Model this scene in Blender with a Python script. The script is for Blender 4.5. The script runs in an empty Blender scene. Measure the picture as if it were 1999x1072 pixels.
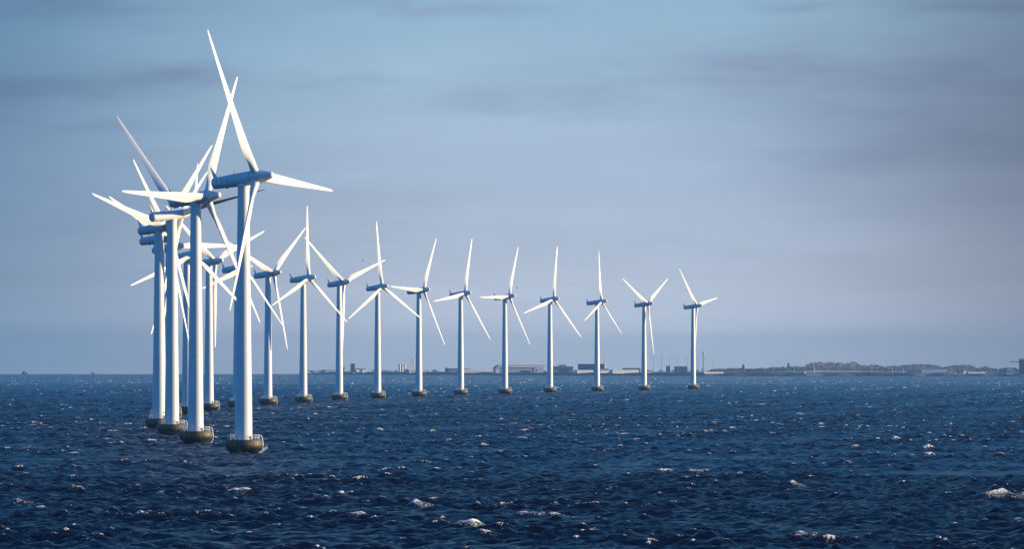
import bpy, math, random
import numpy as np
from mathutils import Matrix, Vector

random.seed(7)
RNG = np.random.default_rng(11)
SC = bpy.context.scene
COL = SC.collection
R = math.radians

# ------------------------------------------------------------------ camera
EYE = 21.9                  # camera height above the water (m)
FPX = 12000.0               # focal length in pixels of the 1999 px wide photograph
LEVEL = 701.5               # picture row of the level direction
R2 = 2 * 7.4e6              # twice the (refracted) earth radius: the sea is curved
def drop(x, y): return -(x * x + y * y) / R2

cam_d = bpy.data.cameras.new('camera')
cam = bpy.data.objects.new('camera', cam_d); COL.objects.link(cam)
cam_d.sensor_width = 36.0
cam_d.lens = 36.0 * FPX / 1999.0
cam_d.clip_start = 1.0
cam_d.clip_end = 80000.0
cam.location = (0, 0, EYE)
cam.rotation_euler = (R(90) + math.atan((LEVEL - 536.0) / FPX), 0, 0)
SC.camera = cam

# ------------------------------------------------------------------ sky
SUN_EL, SUN_AZ = 8.0, 87.0          # azimuth clockwise from the viewing direction
world = bpy.data.worlds.new('World'); SC.world = world
world.use_nodes = True
NT = world.node_tree
for n in list(NT.nodes): NT.nodes.remove(n)
def N(tree, kind, **kw):
    n = tree.nodes.new(kind)
    for k, v in kw.items(): setattr(n, k, v)
    return n
def feed(tree, sock, v):
    if hasattr(v, 'is_output'): tree.links.new(v, sock)
    else: sock.default_value = v
def M(tree, op, a, b=None, c=None, clamp=False):
    n = N(tree, 'ShaderNodeMath', operation=op, use_clamp=clamp)
    feed(tree, n.inputs[0], a)
    if b is not None: feed(tree, n.inputs[1], b)
    if c is not None: feed(tree, n.inputs[2], c)
    return n.outputs[0]
def smooth(tree, x, a, b, lo=0.0, hi=1.0):
    n = N(tree, 'ShaderNodeMapRange', interpolation_type='SMOOTHSTEP')
    feed(tree, n.inputs['Value'], x)
    n.inputs['From Min'].default_value = a; n.inputs['From Max'].default_value = b
    n.inputs['To Min'].default_value = lo; n.inputs['To Max'].default_value = hi
    return n.outputs[0]
def mixc(tree, f, a, b, mode='MIX'):
    n = N(tree, 'ShaderNodeMix', data_type='RGBA', blend_type=mode)
    feed(tree, n.inputs[0], f)
    for s, v in ((n.inputs[6], a), (n.inputs[7], b)):
        if hasattr(v, 'is_output'): tree.links.new(v, s)
        else: s.default_value = (*v, 1) if len(v) == 3 else v
    return n.outputs[2]
def lin(r, g, b):
    f = lambda c: (c / 255 / 12.92) if c / 255 <= .04045 else ((c / 255 + .055) / 1.055) ** 2.4
    return (f(r), f(g), f(b))
def ramp(tree, fac, stops, interp='B_SPLINE'):
    n = N(tree, 'ShaderNodeValToRGB')
    n.color_ramp.interpolation = interp
    e = n.color_ramp.elements
    while len(e) < len(stops): e.new(0.5)
    for el, (p, c) in zip(e, stops):
        el.position = p; el.color = (*c, 1)
    feed(tree, n.inputs[0], fac)
    return n.outputs[0]

tc = N(NT, 'ShaderNodeTexCoord')
sep = N(NT, 'ShaderNodeSeparateXYZ'); NT.links.new(tc.outputs['Generated'], sep.inputs[0])
AZ = M(NT, 'MULTIPLY', M(NT, 'ARCTAN2', sep.outputs[0], sep.outputs[1]), 57.2958)
EL = M(NT, 'MULTIPLY', M(NT, 'ARCSINE', sep.outputs[2]), 57.2958)
def sky_noise(sx, sy, scale, detail, off):
    cb = N(NT, 'ShaderNodeCombineXYZ')
    feed(NT, cb.inputs[0], M(NT, 'MULTIPLY', AZ, sx)); feed(NT, cb.inputs[1], M(NT, 'MULTIPLY', EL, sy))
    cb.inputs[2].default_value = off
    n = N(NT, 'ShaderNodeTexNoise'); n.inputs['Scale'].default_value = scale
    n.inputs['Detail'].default_value = detail; n.inputs['Roughness'].default_value = .55
    NT.links.new(cb.outputs[0], n.inputs['Vector'])
    return n.outputs[0]
n1 = sky_noise(.55, 1.7, 1.0, 5, 3.1)
n2 = sky_noise(.8, 2.6, 1.6, 6, 9.7)
n3 = sky_noise(.22, .8, 1.0, 3, 21.0)
n4 = sky_noise(.30, 3.4, 1.3, 8, 40.0)
n5 = sky_noise(.16, 1.5, 1.0, 6, 55.0)
AW = M(NT, 'ADD', AZ, M(NT, 'MULTIPLY', M(NT, 'SUBTRACT', n1, .5), 1.9))
EW = M(NT, 'ADD', EL, M(NT, 'MULTIPLY', M(NT, 'SUBTRACT', n2, .5), .42))
def pxa(x): return (x - 999.5) / FPX * 57.2958
def pxe(y): return (LEVEL - y) / FPX * 57.2958
def blob(x, y, sx, sy, w):
    """a soft bank of cloud: centre and half sizes in photograph pixels"""
    a = M(NT, 'DIVIDE', M(NT, 'SUBTRACT', AW, pxa(x)), sx / FPX * 57.2958)
    e = M(NT, 'DIVIDE', M(NT, 'SUBTRACT', EW, pxe(y)), sy / FPX * 57.2958)
    r = M(NT, 'ADD', M(NT, 'MULTIPLY', a, a), M(NT, 'MULTIPLY', e, e))
    return M(NT, 'MULTIPLY', M(NT, 'EXPONENT', M(NT, 'MULTIPLY', r, -1.0)), w)
clouds = None
for b in ((60, 175, 190, 28, .66), (300, 142, 140, 24, .62), (150, 18, 260, 22, .55), (850, 12, 170, 18, .5),
          (640, 158, 130, 15, .42), (160, 245, 190, 18, .22), (1120, 170, 240, 42, .3), (1480, 125, 190, 46, .34),
          (1760, 150, 380, 72, .52), (1800, 275, 300, 80, .6), (1570, 20, 90, 14, .45), (1880, 10, 150, 18, .55),
          (960, 190, 160, 22, .2), (700, 120, 60, 10, .12)):
    v = blob(*b)
    clouds = v if clouds is None else M(NT, 'ADD', clouds, v)
n6 = sky_noise(.5, 3.0, 1.7, 8, 71.0)
veil = M(NT, 'MULTIPLY', smooth(NT, n5, .42, .68), smooth(NT, EL, .9, 2.0, 0, .28))
clouds = M(NT, 'ADD', M(NT, 'MULTIPLY', clouds, .85), M(NT, 'MULTIPLY', veil, smooth(NT, n4, .35, .65, .3, 1.0)))
clouds = M(NT, 'MULTIPLY', clouds, smooth(NT, n6, .3, .68, .7, 1.15), clamp=True)
E01 = M(NT, 'MULTIPLY', M(NT, 'ADD', EL, .5), 1 / 6.0, clamp=True)
base = ramp(NT, E01, ((0.0, lin(208, 214, 226)), (.10, lin(203, 211, 225)), (.33, lin(175, 192, 215)),
                      (.52, lin(164, 193, 217)), (.66, lin(150, 188, 214)), (1.0, lin(120, 165, 205))), 'LINEAR')
streak = M(NT, 'MULTIPLY', smooth(NT, n3, .3, .75, .95, 1.05), M(NT, 'MULTIPLY', smooth(NT, n4, .3, .7, .965, 1.03), smooth(NT, n5, .3, .7, .96, 1.04)))
base = mixc(NT, 1.0, base, streak, 'MULTIPLY')
base = mixc(NT, clouds, base, lin(134, 150, 182))
left = ramp(NT, smooth(NT, AZ, -6.2, -.4), ((0, (.37, .50, .61)), (1, (1, 1, 1))), 'LINEAR')
right = ramp(NT, smooth(NT, AZ, 1.2, 6.2), ((0, (1, 1, 1)), (1, (.42, .40, .43))), 'LINEAR')
base = mixc(NT, 1.0, mixc(NT, 1.0, base, left, 'MULTIPLY'), right, 'MULTIPLY')
sky = N(NT, 'ShaderNodeTexSky', sky_type='NISHITA')
sky.sun_disc = False
sky.sun_elevation = R(SUN_EL)
sky.sun_rotation = R(SUN_AZ)
sky.altitude = 20; sky.air_density = 1.0; sky.dust_density = .1; sky.ozone_density = 5.0
SKY_STRENGTH = .12
high = mixc(NT, 1.0, sky.outputs[0], (SKY_STRENGTH * .58, SKY_STRENGTH * 1.10, SKY_STRENGTH * 1.42), 'MULTIPLY')
EXPOSURE = .62
base = mixc(NT, 1.0, base, (2 ** -EXPOSURE,) * 3, 'MULTIPLY')
final = mixc(NT, smooth(NT, EL, 3.3, 7.0), base, high)
bg = N(NT, 'ShaderNodeBackground'); bg.inputs['Strength'].default_value = 1.0
NT.links.new(final, bg.inputs['Color'])
wo = N(NT, 'ShaderNodeOutputWorld'); NT.links.new(bg.outputs[0], wo.inputs['Surface'])

# ------------------------------------------------------------------ sun and exposure
sun_d = bpy.data.lights.new('sun', 'SUN'); sun_d.energy = 5.0; sun_d.angle = R(.5); sun_d.color = (1, .78, .46)
sun = bpy.data.objects.new('sun', sun_d); COL.objects.link(sun)
to_sun = Vector((math.sin(R(SUN_AZ)) * math.cos(R(SUN_EL)), math.cos(R(SUN_AZ)) * math.cos(R(SUN_EL)), math.sin(R(SUN_EL))))
sun.rotation_euler = to_sun.to_track_quat('Z', 'Y').to_euler()
sun.location = (300, 0, 200)
SC.view_settings.view_transform = 'Standard'; SC.view_settings.look = 'None'
SC.view_settings.exposure = EXPOSURE; SC.view_settings.gamma = 1.0

# ------------------------------------------------------------------ materials
def mat(name, color, rough=.6, spec=.5, var=0.0, vscale=1.0, metallic=0.0):
    m = bpy.data.materials.new(name); m.use_nodes = True
    t = m.node_tree; p = t.nodes['Principled BSDF']
    p.inputs['Base Color'].default_value = (*color, 1)
    p.inputs['Roughness'].default_value = rough
    p.inputs['Specular IOR Level'].default_value = spec
    p.inputs['Metallic'].default_value = metallic
    if var:
        g = N(t, 'ShaderNodeTexCoord')
        n = N(t, 'ShaderNodeTexNoise'); n.inputs['Scale'].default_value = vscale; n.inputs['Detail'].default_value = 5
        t.links.new(g.outputs['Object'], n.inputs['Vector'])
        c = ramp(t, n.outputs[0], ((.3, tuple(v * (1 - var) for v in color)), (.7, tuple(min(1, v * (1 + var * .6)) for v in color))), 'LINEAR')
        t.links.new(c, p.inputs['Base Color'])
    return m
MAT = {}
MAT['blade'] = mat('white_blade_gelcoat', (.80, .80, .79), .35, .4, .04, .25)
MAT['nacelle'] = mat('white_nacelle_paint', (.74, .75, .76), .4, .4, .05, .6)
MAT['vent'] = mat('dark_vent_grille', (.04, .045, .05), .6)
MAT['red'] = mat('red_lamp_glass', (.6, .03, .03), .3)
MAT['steel'] = mat('galvanised_white_steel', (.72, .72, .70), .45, .5, .08, 2.0)

def tower_mat():
    m = bpy.data.materials.new('white_tower_paint'); m.use_nodes = True
    t = m.node_tree; p = t.nodes['Principled BSDF']
    p.inputs['Roughness'].default_value = .42
    g = N(t, 'ShaderNodeTexCoord'); s = N(t, 'ShaderNodeSeparateXYZ'); t.links.new(g.outputs['Object'], s.inputs[0])
    mp = N(t, 'ShaderNodeMapping'); mp.inputs['Scale'].default_value = (1.6, 1.6, .05)
    t.links.new(g.outputs['Object'], mp.inputs[0])
    n = N(t, 'ShaderNodeTexNoise'); n.inputs['Scale'].default_value = 1.2; n.inputs['Detail'].default_value = 6
    t.links.new(mp.outputs[0], n.inputs['Vector'])
    streaks = smooth(t, n.outputs[0], .45, .75)
    c = mixc(t, M(t, 'MULTIPLY', streaks, .28), (.78, .78, .77), (.45, .42, .36))
    # flange seams between the rolled tower sections
    for z in (22.6, 42.4):
        d = M(t, 'ABSOLUTE', M(t, 'SUBTRACT', s.outputs[2], z))
        c = mixc(t, M(t, 'MULTIPLY', smooth(t, d, .05, .12, 1, 0), .35), c, (.4, .4, .4))
    t.links.new(c, p.inputs['Base Color'])
    return m
MAT['tower'] = tower_mat()

def foundation_mat():
    m = bpy.data.materials.new('algae_stained_concrete'); m.use_nodes = True
    t = m.node_tree; p = t.nodes['Principled BSDF']
    g = N(t, 'ShaderNodeTexCoord'); s = N(t, 'ShaderNodeSeparateXYZ'); t.links.new(g.outputs['Object'], s.inputs[0])
    mp = N(t, 'ShaderNodeMapping'); mp.inputs['Scale'].default_value = (1.3, 1.3, .22)
    t.links.new(g.outputs['Object'], mp.inputs[0])
    n = N(t, 'ShaderNodeTexNoise'); n.inputs['Scale'].default_value = 1.6; n.inputs['Detail'].default_value = 7
    t.links.new(mp.outputs[0], n.inputs['Vector'])
    nb = N(t, 'ShaderNodeTexNoise'); nb.inputs['Scale'].default_value = 1.1; nb.inputs['Detail'].default_value = 6
    t.links.new(g.outputs['Object'], nb.inputs['Vector'])
    c = ramp(t, n.outputs[0], ((.28, (.03, .025, .012)), (.48, (.085, .070, .038)), (.72, (.18, .145, .085))), 'LINEAR')
    # green growth under the rim, black wet weed along the waterline
    zz = M(t, 'ADD', s.outputs[2], M(t, 'MULTIPLY', M(t, 'SUBTRACT', nb.outputs[0], .5), 1.6))
    c = mixc(t, M(t, 'MULTIPLY', smooth(t, zz, 2.3, 3.3), .55), c, (.05, .065, .022))
    c = mixc(t, smooth(t, zz, 1.0, 2.0, 1, 0), c, (.007, .008, .006))
    t.links.new(c, p.inputs['Base Color'])
    ro = smooth(t, zz, .9, 2.6, .3, .6)
    t.links.new(ro, p.inputs['Roughness'])
    b = N(t, 'ShaderNodeBump'); b.inputs['Strength'].default_value = .5; b.inputs['Distance'].default_value = .12
    t.links.new(nb.outputs[0], b.inputs['Height']); t.links.new(b.outputs[0], p.inputs['Normal'])
    return m
MAT['foundation'] = foundation_mat()

# ------------------------------------------------------------------ mesh helpers
class MB:
    def __init__(self): self.v = []; self.f = []
    def add(self, vs, fs):
        o = len(self.v); self.v += [tuple(p) for p in vs]; self.f += [tuple(i + o for i in f) for f in fs]
    def box(self, x0, x1, y0, y1, z0, z1):
        self.add([(x, y, z) for z in (z0, z1) for x, y in ((x0, y0), (x1, y0), (x1, y1), (x0, y1))],
                 [(3, 2, 1, 0), (4, 5, 6, 7), (0, 1, 5, 4), (1, 2, 6, 5), (2, 3, 7, 6), (3, 0, 4, 7)])
    def rings(self, rings, cap=True, closed=True):
        n = len(rings[0]); vs = [p for r in rings for p in r]; fs = []
        for i in range(len(rings) - 1):
            for j in range(n if closed else n - 1):
                k = (j + 1) % n
                fs.append((i * n + j, i * n + k, (i + 1) * n + k, (i + 1) * n + j))
        if cap:
            fs.append(tuple(range(n - 1, -1, -1))); fs.append(tuple(range((len(rings) - 1) * n, len(rings) * n)))
        self.add(vs, fs)
    def lathe_z(self, prof, n=48, cx=0, cy=0, cap=True):
        self.rings([[(cx + r * math.cos(2 * math.pi * j / n), cy + r * math.sin(2 * math.pi * j / n), z) for j in range(n)] for r, z in prof], cap)
    def lathe_x(self, prof, n=40, cap=True):
        self.rings([[(x, r * math.cos(2 * math.pi * j / n), r * math.sin(2 * math.pi * j / n)) for j in range(n)] for r, x in prof], cap)
    def tube(self, pts, r, n=8, closed=False):
        pts = [Vector(p) for p in pts]; rs = []
        for i, p in enumerate(pts):
            if closed: d = pts[(i + 1) % len(pts)] - pts[i - 1]
            else: d = pts[min(i + 1, len(pts) - 1)] - pts[max(i - 1, 0)]
            d.normalize()
            s = d.cross(Vector((0, 0, 1)))
            if s.length < .05: s = Vector((1, 0, 0))
            s.normalize(); t = s.cross(d)
            rs.append([p + (s * math.cos(2 * math.pi * j / n) + t * math.sin(2 * math.pi * j / n)) * r for j in range(n)])
        if closed: rs.append(rs[0])
        self.rings(rs, not closed)
    def build(self, name, material, parent=None, smooth_=False):
        me = bpy.data.meshes.new(name); me.from_pydata(self.v, [], self.f)
        me.materials.append(material)
        if smooth_:
            me.polygons.foreach_set('use_smooth', [True] * len(me.polygons))
            me.set_sharp_from_angle(angle=R(35))
        me.update()
        o = bpy.data.objects.new(name, me); COL.objects.link(o)
        if parent: o.parent = parent
        return o
def tag(o, label=None, cat=None, group=None, kind=None):
    if label: o['label'] = label
    if cat: o['category'] = cat
    if group: o['group'] = group
    if kind: o['kind'] = kind
    return o
def thing(name, loc, label, cat, group=None):
    o = bpy.data.objects.new(name, None); o.empty_display_size = 1.0; COL.objects.link(o); o.location = loc
    return tag(o, label, cat, group)

# ------------------------------------------------------------------ the sea: one curved, wave-covered sheet
# columns close together inside the view, wide apart elsewhere; rows close together near the camera
TURB = [  # x, y, nose angle (deg to the right-and-toward axis), rotor phase (deg)
    (-62.5, 1430.4, 25.5, 93.6), (-82.5, 1603.1, 32.2, 31.0), (-98.4, 1778.7, -44.7, 40.0), (-112.3, 1955.6, 35.4, 44.9),
    (-122.0, 2131.1, 29.6, 51.0), (-128.4, 2302.9, 39.4, 89.0), (-130.7, 2472.0, 43.8, 10.1), (-130.4, 2645.0, 36.8, 68.8),
    (-125.6, 2812.0, 31.0, 14.5), (-118.8, 2993.1, 33.7, 52.9), (-107.3, 3160.0, 33.6, 7.4), (-94.0, 3345.0, 40.0, 70.3),
    (-77.2, 3531.1, 39.1, 0.1), (-56.0, 3696.3, 30.9, 32.9), (-32.3, 3872.6, 32.7, 21.9), (-4.7, 4046.5, 30.7, 28.6),
    (26.1, 4222.9, 36.9, 14.8), (60.9, 4401.1, 24.3, 8.2), (98.0, 4562.2, 32.3, 59.5), (139.5, 4733.6, 28.1, 80.0)]

def build_sea():
    fan = np.linspace(-6.6, 6.6, 900)
    out = np.concatenate([np.linspace(-180, -12, 60)[:-1], np.linspace(-12, -6.6, 14)[:-1]])
    az = np.radians(np.concatenate([out, fan, -out[::-1][:-1]]))
    r = [1.5]
    while r[-1] < 640: r.append(r[-1] * 1.22 if r[-1] < 560 else r[-1] + 12)
    while r[-1] < 2400: r.append(r[-1] + (.55 if r[-1] < 1150 else 1.0))
    st = 1.1
    while r[-1] < 24000:
        st = 1.1 + (r[-1] - 2400) * .0007 if r[-1] < 6000 else min(st * 1.02, 110); r.append(r[-1] + st)
    r = np.array(r)
    A, Rr = np.meshgrid(az.astype(np.float64), r)
    X = Rr * np.sin(A); Y = Rr * np.cos(A)
    step = np.gradient(r)[:, None]
    colw = np.gradient(az)[None, :] * r[:, None]
    cell = np.maximum(step, colw)
    g = np.random.default_rng(5)
    K = 90
    lam = 1.5 * (15.0 / 1.5) ** (np.arange(K) / (K - 1.0)) * g.uniform(.96, 1.04, K)
    wdir = math.atan2(.47, -.88)
    th = wdir + g.normal(0, .62, K)
    amp = .047 * lam / (2 * np.pi) * np.where(lam > 8, np.exp(-((lam - 8) / 5.0) ** 2), 1.0)
    ph = g.uniform(0, 2 * np.pi, K)
    Z = np.zeros_like(X); DX = np.zeros_like(X); DY = np.zeros_like(X); C = np.zeros_like(X); V = np.zeros_like(X); CL = np.zeros_like(X); VL = 0.
    # slow gusts make some patches rougher than others
    def patch(scale, seed):
        q = np.random.default_rng(seed); s = np.zeros_like(X)
        for _ in range(7):
            a = q.uniform(0, 2 * np.pi); k = 2 * np.pi / (scale * q.uniform(.6, 1.6))
            s += np.sin(k * (X * math.cos(a) + Y * math.sin(a)) + q.uniform(0, 6.28))
        return s / 1.87
    gust = patch(90., 3)
    local = 1 + .22 * gust
    for i in range(K):
        k = 2 * np.pi / lam[i]
        w = np.clip((lam[i] / cell - 2.0) / 1.5, 0, 1) * amp[i]
        P = k * (X * math.cos(th[i]) + Y * math.sin(th[i])) + ph[i]
        c = np.cos(P); s = np.sin(P)
        Z += w * c; DX -= .8 * w * s * math.cos(th[i]); DY -= .8 * w * s * math.sin(th[i])
        C += w * k * c; V += (w * k) ** 2 / 2
        if lam[i] > 6.5: CL += amp[i] * k * c; VL += (amp[i] * k) ** 2 / 2
    fade = np.clip((Rr - 560) / 60, 0, 1)
    Z *= local * fade; DX *= fade; DY *= fade
    sig = C / np.sqrt(V + 1e-6)
    sig = np.where(V > 1e-4, sig, 0)
    foam = np.clip((sig + .30 * gust + .3 * patch(23., 9) - 2.3) / .7, 0, 1)
    big = np.clip((CL / math.sqrt(VL) + .35 * patch(46., 17) + .25 * sig - 3.1) / .5, 0, 1)
    wake = big.copy()
    for ax, n in ((0, 4), (1, 12), (0, 5), (1, 18)):
        wake = sum(np.roll(wake, k, ax) for k in range(-n, n + 1)) / (2 * n + 1)
    big = big * np.clip((sig - .5) / .9, 0, 1)
    foam = np.maximum(np.maximum(foam * .86, big), .62 * np.clip(wake * 9, 0, 1))
    foam *= np.clip((3600 - Rr) / 1500, 0, 1)
    # broken water where waves meet the foundations
    for (tx, ty, a, p) in TURB[:12]:
        d = np.hypot(X - tx, Y - ty)
        ring = np.exp(-((d - 4.0) / 1.0) ** 2) * (.55 + .45 * (sig > .2))
        lee = np.exp(-((X - tx + 1.5) / 6.0) ** 2 - ((Y - ty + 8) / 9.) ** 2) * .25 * (sig > .6)
        foam = np.maximum(foam, np.maximum(ring, lee))
    X2 = X + DX; Y2 = Y + DY; Z2 = Z + drop(X, Y)
    nr, nc = X.shape
    co = np.stack([X2, Y2, Z2], -1).reshape(-1, 3).astype(np.float32)
    i0 = (np.arange(nr - 1)[:, None] * nc + np.arange(nc)[None, :])
    i1 = (np.arange(nr - 1)[:, None] * nc + (np.arange(nc)[None, :] + 1) % nc)
    q = np.stack([i0, i1, i1 + nc, i0 + nc], -1).reshape(-1, 4)[:, ::-1]
    # close the small hole below the camera
    cap = np.arange(nc)
    me = bpy.data.meshes.new('sea')
    nq = len(q)
    me.vertices.add(len(co) + 1)
    co = np.vstack([co, np.array([[0, 0, 0]], np.float32)])
    me.vertices.foreach_set('co', co.ravel())
    tri = np.stack([cap, np.full(nc, len(co) - 1), (cap + 1) % nc], -1)
    me.loops.add(nq * 4 + nc * 3)
    me.loops.foreach_set('vertex_index', np.concatenate([q.ravel(), tri.ravel()]).astype(np.int32))
    me.polygons.add(nq + nc)
    me.polygons.foreach_set('loop_start', np.concatenate([np.arange(nq) * 4, nq * 4 + np.arange(nc) * 3]).astype(np.int32))
    me.polygons.foreach_set('use_smooth', np.ones(nq + nc, bool))
    at = me.attributes.new('foam', 'FLOAT', 'POINT')
    at.data.foreach_set('value', np.append(foam.ravel(), 0).astype(np.float32))
    # slope too fine for the mesh is carried as surface roughness
    lost = np.sqrt(np.maximum(V.max() - V, 0) / V.max())
    at = me.attributes.new('unresolved', 'FLOAT', 'POINT')
    at.data.foreach_set('value', np.append(lost.ravel(), 1).astype(np.float32))
    me.update(calc_edges=True)
    o = bpy.data.objects.new('sea', me); COL.objects.link(o)
    tag(o, kind='structure')
    return o, me

def sea_mat():
    m = bpy.data.materials.new('wind_blown_sea_water'); m.use_nodes = True
    t = m.node_tree; p = t.nodes['Principled BSDF']; outn = t.nodes['Material Output']
    p.inputs['Base Color'].default_value = (.0003, .0045, .026, 1)
    ra = N(t, 'ShaderNodeAttribute', attribute_name='unresolved')
    t.links.new(smooth(t, ra.outputs['Fac'], 0, 1, .10, .20), p.inputs['Roughness'])
    # the hidden fine slopes also turn more of the surface to grazing reflection
    t.links.new(smooth(t, ra.outputs['Fac'], .15, 1, 1.045, 1.13), p.inputs['IOR'])
    p.inputs['Specular IOR Level'].default_value = .3
    geo = N(t, 'ShaderNodeNewGeometry')
    def noise(scale, detail, rough=.6, stretch=(1, 1, 1)):
        mp = N(t, 'ShaderNodeMapping'); mp.inputs['Scale'].default_value = stretch
        mp.inputs['Rotation'].default_value = (0, 0, R(28))
        t.links.new(geo.outputs['Position'], mp.inputs[0])
        n = N(t, 'ShaderNodeTexNoise'); n.inputs['Scale'].default_value = scale
        n.inputs['Detail'].default_value = detail; n.inputs['Roughness'].default_value = rough
        t.links.new(mp.outputs[0], n.inputs['Vector'])
        return n.outputs[0]
    b = N(t, 'ShaderNodeBump'); b.inputs['Strength'].default_value = 1.0; b.inputs['Distance'].default_value = .9
    t.links.new(noise(.8, 8, .66, (1.4, .7, 1)), b.inputs['Height'])
    t.links.new(b.outputs[0], p.inputs['Normal'])
    fa = N(t, 'ShaderNodeAttribute', attribute_name='foam')
    fn = noise(2.4, 8, .78, (1.0, .7, 3.5))
    f = M(t, 'ADD', M(t, 'MULTIPLY', fa.outputs['Fac'], 1.0), M(t, 'MULTIPLY', M(t, 'SUBTRACT', fn, .53), 3.5))
    f = M(t, 'MULTIPLY', M(t, 'MULTIPLY', smooth(t, f, .5, .95), .88), smooth(t, fa.outputs['Fac'], .02, .2))
    d = N(t, 'ShaderNodeBsdfDiffuse'); d.inputs['Color'].default_value = (.86, .87, .88, 1)
    mx = N(t, 'ShaderNodeMixShader'); feed(t, mx.inputs[0], f)
    t.links.new(p.outputs[0], mx.inputs[1]); t.links.new(d.outputs[0], mx.inputs[2])
    t.links.new(mx.outputs[0], outn.inputs['Surface'])
    return m
sea, sea_me = build_sea()
sea_me.materials.append(sea_mat())

# breaking crests farther out: real little ridges of foam on the water
MAT['foam'] = mat('white_sea_foam', (.84, .85, .86), .9, .1, .12, 1.5)
def build_whitecaps():
    g = random.Random(21); mb = MB()
    def cap(x, y, w, h, d, yaw):
        n = 7; ca, sa = math.cos(yaw), math.sin(yaw); rows = []
        hs = [h * math.sin(math.pi * (j + .5) / n) ** .6 * g.uniform(.45, 1.1) for j in range(n)]
        for fy, fz in ((-1.0, -.05), (-.35, .75), (0, 1.0), (.8, -.05)):
            row = []
            for j in range(n):
                lx = (j / (n - 1) - .5) * w; ly = fy * d + .3 * d * math.sin(j * 1.3 + w)
                px, py = x + lx * ca - ly * sa, y + lx * sa + ly * ca
                row.append((px, py, drop(px, py) + (hs[j] * fz if fz > 0 else -.25)))
            rows.append(row)
        mb.rings(rows, cap=False, closed=False)
    for _ in range(6500):
        u = g.random()
        y = 1700 * (9000 / 1700.) ** (u ** .8)
        x = math.tan(R(g.uniform(-6.4, 6.4))) * y
        if math.sin(x / 61. + y / 170.) + math.sin(x / 37. - y / 240. + 2) + g.gauss(0, .8) < -.2: continue
        w = g.choice((.6, .8, 1.0, 1.3, 1.8, 2.4, 3.6)) * g.uniform(.8, 1.3)
        cap(x, y, w, g.uniform(.10, .30) * (1 + .25 * (w > 2)) * (1 + min(.8, (y - 1500) / 4000)), g.uniform(.4, .9), g.gauss(0, .35))
    o = mb.build('sea_foam', MAT['foam'], None, True)
    tag(o, 'scattered white foam crests breaking on the dark blue sea', 'foam', None, 'stuff')
build_whitecaps()

# ------------------------------------------------------------------ wind turbine
HUB, TILT, OVER, RAD = 64.0, .122, 3.47, 37.9
FTOP = 3.25
A_AX = Vector((math.cos(TILT), 0, math.sin(TILT)))
V_AX = Vector((-math.sin(TILT), 0, math.cos(TILT)))
U_AX = Vector((0, 1, 0))

def blade_bm():
    mb = MB(); n = 26; rings = []
    #        r/R   chord  thick  twist  lead share
    secs = [(.022, 1.86, 1.00, 0, .5), (.05, 1.84, 1.00, 0, .5), (.075, 1.86, .97, 14, .49), (.11, 2.02, .78, 15, .44),
            (.15, 2.30, .56, 14, .38), (.19, 2.56, .42, 13, .34), (.23, 2.66, .35, 11.5, .32), (.28, 2.58, .30, 9.8, .31),
            (.36, 2.32, .265, 7.6, .31), (.46, 2.00, .24, 5.6, .31), (.56, 1.70, .225, 4.1, .31), (.66, 1.42, .21, 2.9, .31),
            (.76, 1.16, .20, 2.0, .31), (.86, .90, .185, 1.2, .31), (.93, .70, .17, .7, .31), (.97, .54, .16, .4, .32),
            (.99, .34, .15, .2, .36), (1.0, .10, .15, 0, .5)]
    for rr, c, th, tw, ld in secs:
        ring = []
        w = min(1, max(0, (1.0 - th) / .45))          # 0 circle, 1 airfoil
        for j in range(n):
            a = 2 * math.pi * j / n
            cx, cy = .5 * math.cos(a), .5 * math.sin(a) * th
            xs = (1 - math.cos(a)) / 2                # 0 at leading edge (a=0)
            yt = 5 * th * (.2969 * math.sqrt(max(xs, 0)) - .126 * xs - .3516 * xs ** 2 + .2843 * xs ** 3 - .1036 * xs ** 4)
            ax, ay = (ld - xs), (yt if math.sin(a) >= 0 else -yt * .72)
            x = ((1 - w) * cx + w * ax) * c
            y = ((1 - w) * cy + w * ay) * c
            t = R(tw + 2.0)
            # pressure side faces upwind (-y); pitch turns the leading edge upwind
            X = x * math.cos(t) + y * math.sin(t)
            Y = -x * math.sin(t) + y * math.cos(t)
            bend = -.5 * (rr ** 2)                     # tips stand slightly upwind
            ring.append((X, Y + bend * .6, rr * RAD))
        rings.append(ring)
    mb.rings(rings)
    return mb

def nacelle_bm():
    mb = MB()
    mb.lathe_x([(.9, -7.98), (1.16, -7.95), (1.27, -7.82), (1.33, -7.3), (1.42, -5.5), (1.52, -3.0), (1.60, -.5), (1.66, 1.4), (1.68, 2.05), (1.64, 2.14)], 48)
    return mb
def hub_bm():
    mb = MB()
    mb.lathe_x([(1.50, 2.16), (1.62, 2.22), (1.66, 2.6), (1.66, 4.3), (1.56, 4.8), (1.30, 5.7), (1.02, 6.6), (.80, 7.22)], 48)
    # collars where the blades enter
    return mb
def nose_bm():
    mb = MB()
    mb.lathe_x([(.79, 7.225), (.80, 7.3), (.74, 7.55), (.56, 7.76), (.3, 7.87), (.06, 7.9)], 32)
    return mb
def collar_bm():
    mb = MB()
    mb.lathe_z([(1.02, 1.3), (1.04, 1.42), (1.04, 1.78), (.98, 1.84)], 36)
    return mb
def fin_bm():
    mb = MB(); rings = []
    for z, x0, x1, w in ((1.10, -7.85, -6.7, .32), (2.0, -8.0, -7.1, .24), (3.0, -8.2, -7.7, .14), (3.9, -8.4, -8.2, .05)):
        rings.append([(x0, 0, z), ((x0 * .65 + x1 * .35), -w, z), (x1, 0, z), ((x0 * .65 + x1 * .35), w, z)])
    mb.rings(rings)
    return mb
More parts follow.
